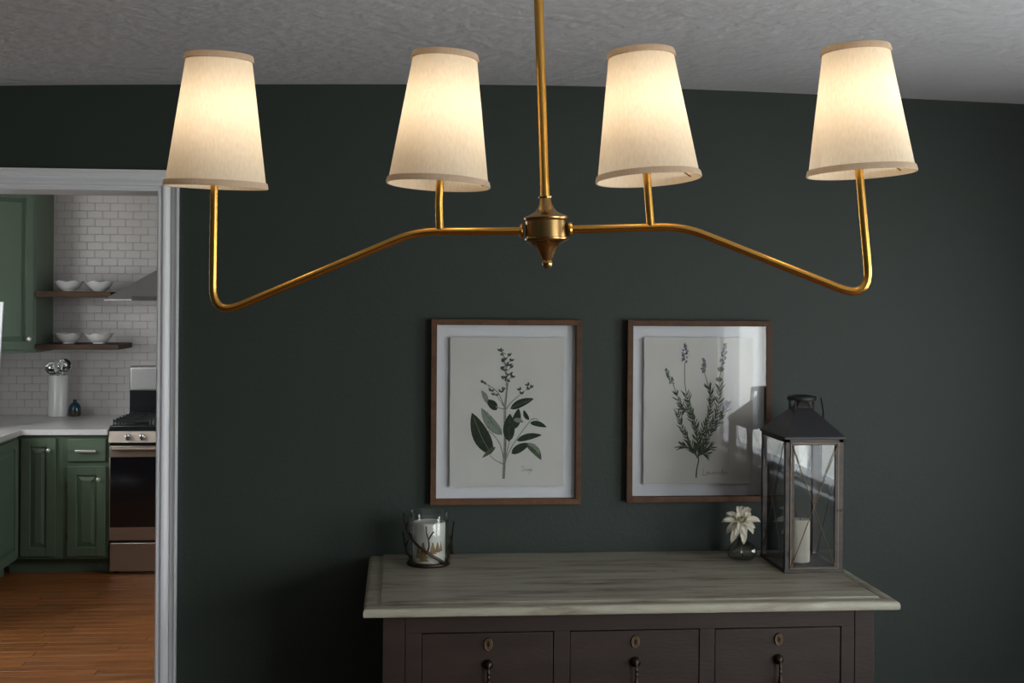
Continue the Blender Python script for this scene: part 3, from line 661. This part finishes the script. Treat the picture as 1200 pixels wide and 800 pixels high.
for sx, sy in ((0, -1), (0, 1), (1, 0), (-1, 0)):     # four triangular tabs rising to the cap
    if sx == 0: ng.sweep([(lc.x - .020, lc.y + sy * .022, zc - .004), (lc.x + .020, lc.y + sy * .022, zc - .004), (lc.x + .007, lc.y + sy * .010, zc + .024), (lc.x - .007, lc.y + sy * .010, zc + .024)], [(lc.x - .020, lc.y + sy * .020, zc - .004), (lc.x + .020, lc.y + sy * .020, zc - .004), (lc.x + .007, lc.y + sy * .008, zc + .024), (lc.x - .007, lc.y + sy * .008, zc + .024)])
    else: ng.sweep([(lc.x + sx * .022, lc.y - .020, zc - .004), (lc.x + sx * .022, lc.y + .020, zc - .004), (lc.x + sx * .010, lc.y + .007, zc + .024), (lc.x + sx * .010, lc.y - .007, zc + .024)], [(lc.x + sx * .020, lc.y - .020, zc - .004), (lc.x + sx * .020, lc.y + .020, zc - .004), (lc.x + sx * .008, lc.y + .007, zc + .024), (lc.x + sx * .008, lc.y - .007, zc + .024)])
for a in (0, pi / 2, pi, 3 * pi / 2): ng.tube([(lc.x + .036 * cos(a + .78), lc.y + .036 * sin(a + .78), zc - .014), (lc.x + .036 * cos(a + .78), lc.y + .036 * sin(a + .78), zc + .024)], .003, 6)
ng.build('vent_neck', 'zinc', ln, smooth=False)
MB().lathe((lc.x, lc.y, zc + .020), [(.036, 0), (.0385, 0), (.0395, .002), (.0395, .009), (.038, .011), (.020, .0145), (.001, .0155)], 40, close=False).build('cap', 'iron', ln)
hp = []
for i in range(25):
    a = pi * i / 24; hp.append((lc.x + .008 - .0450 * cos(a) + .006 * sin(a), lc.y - .006 - .060 * sin(a), zc + .027 - .078 * sin(a) ** .7))
MB().tube(hp, .0022, 8).build('ring_handle', 'iron', ln)
for a in (lx0 + .001, lx1 - .003): box(a, ly0 + ps, ZT + .012, a + .002, ly1 - ps, ze - .012).build('side_pane', 'glass', ln, smooth=False)
box(lx0 + ps, ly1 - .004, ZT + .012, lx1 - ps, ly1 - .002, ze - .012).build('back_pane', 'glass', ln, smooth=False)
for a in (lx0 - .001, lx1 + .001):
    for s in (0, 1):
        MB().tube([(a, ly0 + ps, ZT + .014 if s else ze - .014), (a, ly1 - ps, ze - .014 if s else ZT + .014)], .0012, 6).build('cross_rod', 'zincd', ln)
for s in (0, 1):
    MB().tube([(lx0 + ps, ly1 + .001, ZT + .014 if s else ze - .014), (lx1 - ps, ly1 + .001, ze - .014 if s else ZT + .014)], .0012, 6).build('cross_rod', 'zincd', ln)
# glazed front door
dx0, dx1, dz0, dz1, dw = lx0 + .0145, lx1 - .0145, ZT + .012, ze - .013, .0095
d = MB().box(dx0, ly0 - .0025, dz0, dx0 + dw, ly0 + .007, dz1).box(dx1 - dw, ly0 - .0025, dz0, dx1, ly0 + .007, dz1).box(dx0 + dw, ly0 - .0025, dz0, dx1 - dw, ly0 + .007, dz0 + dw * .6).box(dx0 + dw, ly0 - .0025, dz1 - dw * .6, dx1 - dw, ly0 + .007, dz1).build('lantern_door', 'zinc', ln, bevel=.0008)
ed = MB(); q = .0007
for a in (dx0 - q, dx1 - q): ed.box(a, ly0 - .0032, dz0, a + 2 * q, ly0 - .0022, dz1)
for a in (dz0 - q, dz1 - q): ed.box(dx0, ly0 - .0032, a, dx1, ly0 - .0022, a + 2 * q)
ed.build('rubbed_edge', 'goldrod', d, smooth=False)
box(dx0 + dw, ly0 + .001, dz0 + .004, dx1 - dw, ly0 + .003, dz1 - .004).build('door_pane', 'glass', d, smooth=False)
MB().tube([(dx0 + dw * .3, ly0 - .004, dz1 - .003), (dx1 - dw * .9, ly0 - .004, dz0 + .004)], .0013, 6).build('cross_rod', 'goldrod', d)
MB().tube([(dx1 - dw * .3, ly0 - .005, dz1 - .003), (dx0 + dw * .1, ly0 - .005, dz0 + .004)], .0013, 6).build('cross_rod', 'goldrod', d)
for z in (ZT + .05, ze - .06): MB().tube([(dx0 - .001, ly0 - .003, z - .009), (dx0 - .001, ly0 - .003, z + .009)], .0022, 8).build('hinge', 'goldrod', d)
MB().box(dx1 - .004, ly0 - .005, 1.168, dx1 + .008, ly0 - .002, 1.174).lathe((dx1 + .008, ly0 - .004, 1.171), [(.001, -.003), (.003, -.001), (.003, .001), (.001, .003)], 10).build('latch', 'zinc', d)
lcn = thing('pillar_candle', (1.105, 3.385, ZT + .010), 'cream pillar candle standing inside the dark metal lantern', 'candle')
MB().lathe((1.105, 3.385, ZT + .010), [(.025, 0), (.0265, .002), (.0265, .112), (.0245, .116), (.018, .117), (.001, .114)], 40).build('wax_body', 'wax', lcn)
MB().tube([(1.105, 3.385, ZT + .122), (1.106, 3.385, ZT + .134)], .0008, 6).build('wick', 'dark', lcn)

# ------------------------------------------------------------------ kitchen cabinets
CF = 8.10
def rdoor(x0, x1, z0, z1, parent, m, T, name='door'):
    """Raised-panel door; T maps (u across, d proud, z) to world."""
    def bx(mb, u0, u1, d0, d1, z0_, z1_):
        mb.add([T(u, d_, z) for z in (z0_, z1_) for u, d_ in ((u0, d0), (u1, d0), (u1, d1), (u0, d1))], [(0, 3, 2, 1), (4, 5, 6, 7), (0, 1, 5, 4), (1, 2, 6, 5), (2, 3, 7, 6), (3, 0, 4, 7)])
    s = .055; mb = MB()
    bx(mb, x0, x0 + s, 0, .020, z0, z1); bx(mb, x1 - s, x1, 0, .020, z0, z1); bx(mb, x0 + s, x1 - s, 0, .020, z0, z0 + s); bx(mb, x0 + s, x1 - s, 0, .020, z1 - s, z1)
    dd = mb.build(name, m, parent, bevel=.003)
    p = MB(); lv = [(.0, .006), (.006, .006), (.030, .016), (.032, .018)]
    for ins, dp in lv: p.v += [Vector(T(u, dp, z)) for u, z in ((x0 + s + ins, z0 + s + ins), (x1 - s - ins, z0 + s + ins), (x1 - s - ins, z1 - s - ins), (x0 + s + ins, z1 - s - ins))]
    for j in range(3):
        for i in range(4): p.f.append([4 * j + i, 4 * j + (i + 1) % 4, 4 * j + 4 + (i + 1) % 4, 4 * j + 4 + i])
    p.f.append([12, 13, 14, 15]); p.build('raised_panel', m, dd, smooth=False)
    return dd
def knob(pos, direc, parent, r=.016):
    rot = Vector((0, 0, 1)).rotation_difference(Vector(direc)).to_matrix()
    MB().lathe(pos, [(r * .45, 0), (r * .35, .008), (r * .4, .012), (r * .95, .018), (r, .023), (r * .8, .029), (r * .3, .032)], 20, rot).build('knob', 'nickel', parent)
TY = lambda u, d_, z: (u, CF - d_, z)
# back run
c1 = thing('base_cabinet', (-2.2, 8.4, 0), 'green base cabinet with one tall raised-panel door, in the kitchen corner', 'cabinet')
MB().box(-2.42, CF + .001, .10, -2.077, BK - .002, .872).box(-2.42, CF + .09, 0, -2.077, BK - .002, .10).build('carcass', 'cab2', c1)
dd = rdoor(-2.325, -2.115, .118, .852, c1, 'cab2', TY); knob((-2.152, CF - .02, .780), (0, -1, 0), dd, .014)
c2 = thing('base_cabinet', (-1.93, 8.4, 0), 'green base cabinet with a drawer above a raised-panel door, left of the stove', 'cabinet')
MB().box(-2.076, CF, .10, -1.794, BK - .002, .872).box(-2.076, CF + .09, 0, -1.794, BK - .002, .10).build('carcass', 'cab2', c2)
dw_ = MB().box(-2.043, CF - .020, .708, -1.811, CF, .849).build('drawer', 'cab2', c2, bevel=.005, seg=3)
MB().tube([(-1.975, CF - .020, .776), (-1.975, CF - .042, .776)], .005, 8).tube([(-1.885, CF - .020, .776), (-1.885, CF - .042, .776)], .005, 8).box(-1.992, CF - .048, .769, -1.868, CF - .040, .783).build('pull', 'nickel', dw_, bevel=.002)
dd = rdoor(-2.043, -1.811, .118, .677, c2, 'cab2', TY); knob((-1.849, CF - .02, .597), (0, -1, 0), dd, .014)
for z in (.24, .56): box(-2.050, CF - .012, z - .02, -2.045, CF, z + .02).build('hinge', 'darkbronze', dd)
# left run, facing right
LX = -2.352; TX = lambda u, d_, z: (LX + d_, u, z)
for (y0, y1, lb) in ((7.50, 8.10, 'green base cabinet on the left run, its door seen edge-on at the photo edge'), (6.70, 7.498, 'green base cabinet on the left run nearer the doorway')):
    c3 = thing('base_cabinet', (-2.6, (y0 + y1) / 2, 0), lb, 'cabinet')
    MB().box(KL + .002, y0, .10, LX, y1 - .001, .872).box(KL + .002, y0, 0, LX - .075, y1 - .001, .10).build('carcass', 'cab', c3)
    dd = rdoor(y0 + .03, y1 - .035, .118, .852, c3, 'cab', TX); knob((LX + .02, y0 + .07, .78), (1, 0, 0), dd, .014)
# L-shaped worktop
wt_ = MB(); PT = [(-1.796, 8.062), (-2.318, 8.062), (-2.318, 6.68), (KL + .002, 6.68), (KL + .002, BK - .002), (-1.796, BK - .002)]
wt_.sweep([(x_, y_, .874) for x_, y_ in PT], [(x_, y_, .910) for x_, y_ in PT])
tag(wt_.build('worktop', 'counter', bevel=.003), 'pale grey stone worktop turning the kitchen corner over the green cabinets', 'worktop')
# diagonal wall cabinet
ax_, ay = -2.404, 8.68; wd = .42; dv = Vector((-1, -1, 0)).normalized(); nv = Vector((1, -1, 0)).normalized()
wc = thing('wall_cabinet', (-2.7, 8.9, 1.362), 'green diagonal corner wall cabinet with a raised-panel door and round knob', 'cabinet')
P0 = Vector((ax_, ay, 0)); P1 = P0 + dv * wd
poly = [(P0.x, P0.y), (P1.x, P1.y), (KL + .002, P1.y), (KL + .002, BK - .002), (ax_, BK - .002)]
MB().sweep([(a, b_, 1.362) for a, b_ in poly], [(a, b_, 2.60) for a, b_ in poly]).build('carcass', 'cab', wc, smooth=False)
TD = lambda u, d_, z: tuple(P0 + dv * u + nv * d_ + Vector((0, 0, z)))
dd = rdoor(.030, wd - .03, 1.385, 2.440, wc, 'cab', TD); kp = TD(.072, .02, 1.455); knob(kp, nv, dd, .018)

# ------------------------------------------------------------------ shelves and bowls
SY0 = 8.66
for (z0, z1, xe, lb) in ((1.383, 1.418, -1.862, 'lower dark wood wall shelf holding two white bowls'), (1.733, 1.772, -1.915, 'upper dark wood wall shelf ending at the steel hood')):
    s_ = box(-2.403, SY0, z0, xe, BK - .002, z1).build('wall_shelf', 'shelf', bevel=.002); tag(s_, lb, 'shelf')
def bowl(loc):
    b_ = MB(); seg = 48; prof = [(.036, 0), (.040, .002), (.042, .010), (.058, .020), (.075, .038), (.086, .056), (.096, .068), (.093, .0695), (.083, .057), (.070, .039), (.052, .023), (.034, .014), (.001, .012)]
    x_, y_, z_ = loc; k0 = 0
    for r, z in prof:
        for i in range(seg):
            a = 2 * pi * i / seg; f = max(0, (z - .026) / .043) if r > .05 else 0
            rr_ = r * (1 + .045 * f * cos(6 * a)); zz = z + .0055 * f * f * cos(6 * a)
            b_.v.append(Vector((x_ + rr_ * cos(a), y_ + rr_ * sin(a), z_ + zz)))
    for j in range(len(prof) - 1):
        for i in range(seg): b_.f.append([j * seg + i, j * seg + (i + 1) % seg, (j + 1) * seg + (i + 1) % seg, (j + 1) * seg + i])
    b_.f.append(list(range(seg))[::-1]); return b_.build('bowl', 'ceramic', origin=loc)
b0 = bowl((-2.222, 8.80, 1.4185)); GR = 'scalloped white bowls on the kitchen shelves'
tag(b0, 'scalloped white bowl on the lower shelf, the left one beside the cabinet', 'bowl', GR)
for dx, dz, ra, lb in ((.200, 0, .5, 'scalloped white bowl on the lower shelf, the right one'), (0, .354, 1.1, 'scalloped white bowl on the upper shelf, the left one beside the cabinet'), (.200, .354, .3, 'scalloped white bowl on the upper shelf, the right one near the hood')):
    o = b0.copy(); col.objects.link(o); o.location = b0.location + Vector((dx, 0, dz)); o.rotation_euler.z = ra; o['label'] = lb

# ------------------------------------------------------------------ hood
hd = thing('range_hood', (-1.52, 8.85, 1.712), 'brushed steel pyramid range hood above the stove', 'hood')
hx0, hx1 = -1.945, -1.125; hy0, hy1 = 8.60, BK - .002
h_ = MB(); lv = [(0, 0, 0, 1.712), (0, 0, 0, 1.722), (.30, .30, .26, 1.928), (.30, .30, .26, 2.60)]
for a, b_, f, z in lv: h_.v += [Vector(p) for p in ((hx0 + a, hy0 + f, z), (hx1 - b_, hy0 + f, z), (hx1 - b_, hy1, z), (hx0 + a, hy1, z))]
for j in range(3):
    for i in range(4): h_.f.append([4 * j + i, 4 * j + (i + 1) % 4, 4 * j + 4 + (i + 1) % 4, 4 * j + 4 + i])
h_.f.append([3, 2, 1, 0]); h_.f.append([12, 13, 14, 15]); h_.build('hood_shell', 'hoodsteel', hd, smooth=False)
box(-1.765, hy0 - .003, 1.713, -1.30, hy0 + .03, 1.742).build('control_strip', 'zincd', hd)

# ------------------------------------------------------------------ stove
sx0, sx1, sf = -1.790, -1.030, 8.085
st = thing('stove', ((sx0 + sx1) / 2, 8.45, 0), 'stainless steel gas stove with black grates beside the green cabinets', 'stove')
MB().box(sx0, sf + .03, .03, sx1, 8.74, .895).build('stove_body', 'black', st)
for a in (sx0 + .03, sx1 - .06):
    MB().lathe((a, sf + .08, 0), [(.018, 0), (.018, .008), (.010, .012), (.010, .035)], 12).build('foot', 'black', st)
MB().box(sx0 - .002, sf - .005, .897, sx1 + .002, 8.74, .932).build('cooktop', 'black', st, bevel=.005)
MB().sweep([(sx0, sf + .03, .828), (sx0, sf - .022, .828), (sx0, sf - .005, .897), (sx0, sf + .03, .897)], [(sx1, sf + .03, .828), (sx1, sf - .022, .828), (sx1, sf - .005, .897), (sx1, sf + .03, .897)]).build('control_panel', 'steel', st, bevel=.001)
for i in range(5):
    xk = -1.672 + i * .0875 if i < 2 else -1.41 + (i - 2) * .13
    rot = Vector((0, 0, 1)).rotation_difference(Vector((0, -1, .2)).normalized()).to_matrix()
    MB().lathe((xk, sf - .016, .862), [(.020, 0), (.020, .012), (.018, .026), (.015, .030), (.004, .031)], 24, rot).box(xk - .0035, sf - .052, .846, xk + .0035, sf - .040, .880).build('burner_knob', 'chrome', st)
dz = MB().box(sx0 + .004, sf - .012, .735, sx1 - .004, sf + .03, .805).box(sx0 + .004, sf - .012, .215, sx1 - .004, sf + .03, .300).box(sx0 + .004, sf - .010, .300, sx0 + .035, sf + .03, .735).box(sx1 - .035, sf - .010, .300, sx1 - .004, sf + .03, .735).build('oven_door', 'steel', st, bevel=.003)
box(sx0 + .010, sf - .013, .298, sx1 - .010, sf - .004, .737).build('oven_window', 'ovenglass', dz)
hm = MB(); hm.tube([(sx0 + .03, sf - .052, .790), (sx1 - .03, sf - .052, .790)], .0115, 14)
for a in (sx0 + .06, sx1 - .06): hm.tube([(a, sf - .012, .788), (a, sf - .052, .790)], .008, 10)
hm.build('handle', 'steel', dz)
box(sx0 + .008, sf - .012, .022, sx1 - .008, sf + .03, .200).build('storage_drawer', 'steel', st, bevel=.004)
# grates
gr = MB()
for gx in (sx0 + .02, sx0 + .27, sx0 + .52):
    gw, y0, y1 = .225, sf + .03, 8.68
    for x_ in (gx, gx + gw / 2, gx + gw): gr.tube([(x_, y0, .956), (x_, y1, .956)], .006, 6)
    for i in range(7):
        y_ = y0 + (y1 - y0) * i / 6; gr.tube([(gx, y_, .956), (gx + gw, y_, .956)], .006, 6)
        for x_ in (gx, gx + gw): gr.tube([(x_, y_, .932), (x_, y_, .968)], .0065, 6)
gr.build('grates', 'iron', st)
for bx_ in (sx0 + .13, sx0 + .63):
    for by in (8.24, 8.54): MB().lathe((bx_, by, .932), [(.045, 0), (.045, .006), (.030, .008), (.030, .014), (.002, .016)], 24).build('burner', 'iron', st)
MB().box(sx0 - .012, 8.74, .934, sx1, 8.80, 1.105).build('vent_panel', 'black', st)
MB().box(sx0 - .018, 8.735, 1.100, sx1 + .01, 8.81, 1.272).build('backguard', 'hoodsteel', st, bevel=.018, seg=5)

# ------------------------------------------------------------------ things on the worktop
kx, ky = -2.333, 8.97
cr_ = MB().lathe((kx, ky, .910), [(.060, 0), (.064, .003), (.0645, .283), (.0625, .286), (.0600, .284), (.0595, .010), (.001, .009)], 40, close=False); cr_.f.append(list(range(40))[::-1])
tag(cr_.build('utensil_crock', 'ceramic'), 'tall white ceramic utensil crock on the worktop', 'crock')
def utensil(label, top, kind, lean):
    ux, uz = top; t = thing('utensil', (kx + lean * .3, ky, .922), label, 'utensil')
    MB().tube([(kx - lean * .25, ky + .01, .922), (ux, ky, uz - .02)], .0038, 8).build('handle', 'chrome', t)
    h_ = MB(); rot = Matrix.Rotation(radians(78), 3, 'X')
    if kind == 'ladle': h_.lathe((ux, ky - .002, uz + .012), [(.001, -.032), (.022, -.028), (.040, -.014), (.049, .004), (.046, .005), (.037, -.011), (.020, -.024), (.001, -.028)], 24, rot, close=False, wob=lambda a, z: 1)
    else:
        h_.sweep([(ux - .022, ky + .006, uz - .03), (ux + .022, ky + .006, uz - .03), (ux + .034, ky, uz + .05), (ux - .034, ky, uz + .05)], [(ux - .022, ky + .009, uz - .03), (ux + .022, ky + .009, uz - .03), (ux + .034, ky + .003, uz + .05), (ux - .034, ky + .003, uz + .05)])
    h_.build('utensil_head', 'chrome', t)
utensil('polished steel ladle leaning left in the white crock', (kx - .038, 1.232), 'ladle', -.03)
utensil('polished steel ladle leaning right in the white crock', (kx + .040, 1.248), 'ladle', .03)
utensil('polished steel turner standing in the middle of the white crock', (kx, 1.236), 'turner', .0)
vb = MB().lathe((-2.222, 8.98, .910), [(.026, 0), (.036, .004), (.041, .022), (.0415, .030)], 32); 
tv = thing('bottle_vase', (-2.222, 8.98, .910), 'small teal glazed bottle vase with brown base right of the crock', 'vase')
vb.build('clay_base', 'brownclay', tv)
MB().lathe((-2.222, 8.98, .940), [(.0415, 0), (.042, .020), (.037, .044), (.022, .062), (.013, .068), (.012, .080), (.015, .085), (.010, .085), (.009, .070)], 32).build('glazed_body', 'teal', tv)
# white upright board whose edge shows at the photograph's left border
bd = MB().sweep([(-2.60, 8.16, .910), (-2.50, 8.16, .910), (-2.50, 8.178, .910), (-2.60, 8.178, .910)], [(-2.60, 8.22, 1.70), (-2.478, 8.22, 1.70), (-2.478, 8.238, 1.70), (-2.60, 8.238, 1.70)]).build('upright_board', 'whitepl', bevel=.003)
tag(bd, 'tall white board standing on the worktop at the photo\'s left border', 'board')
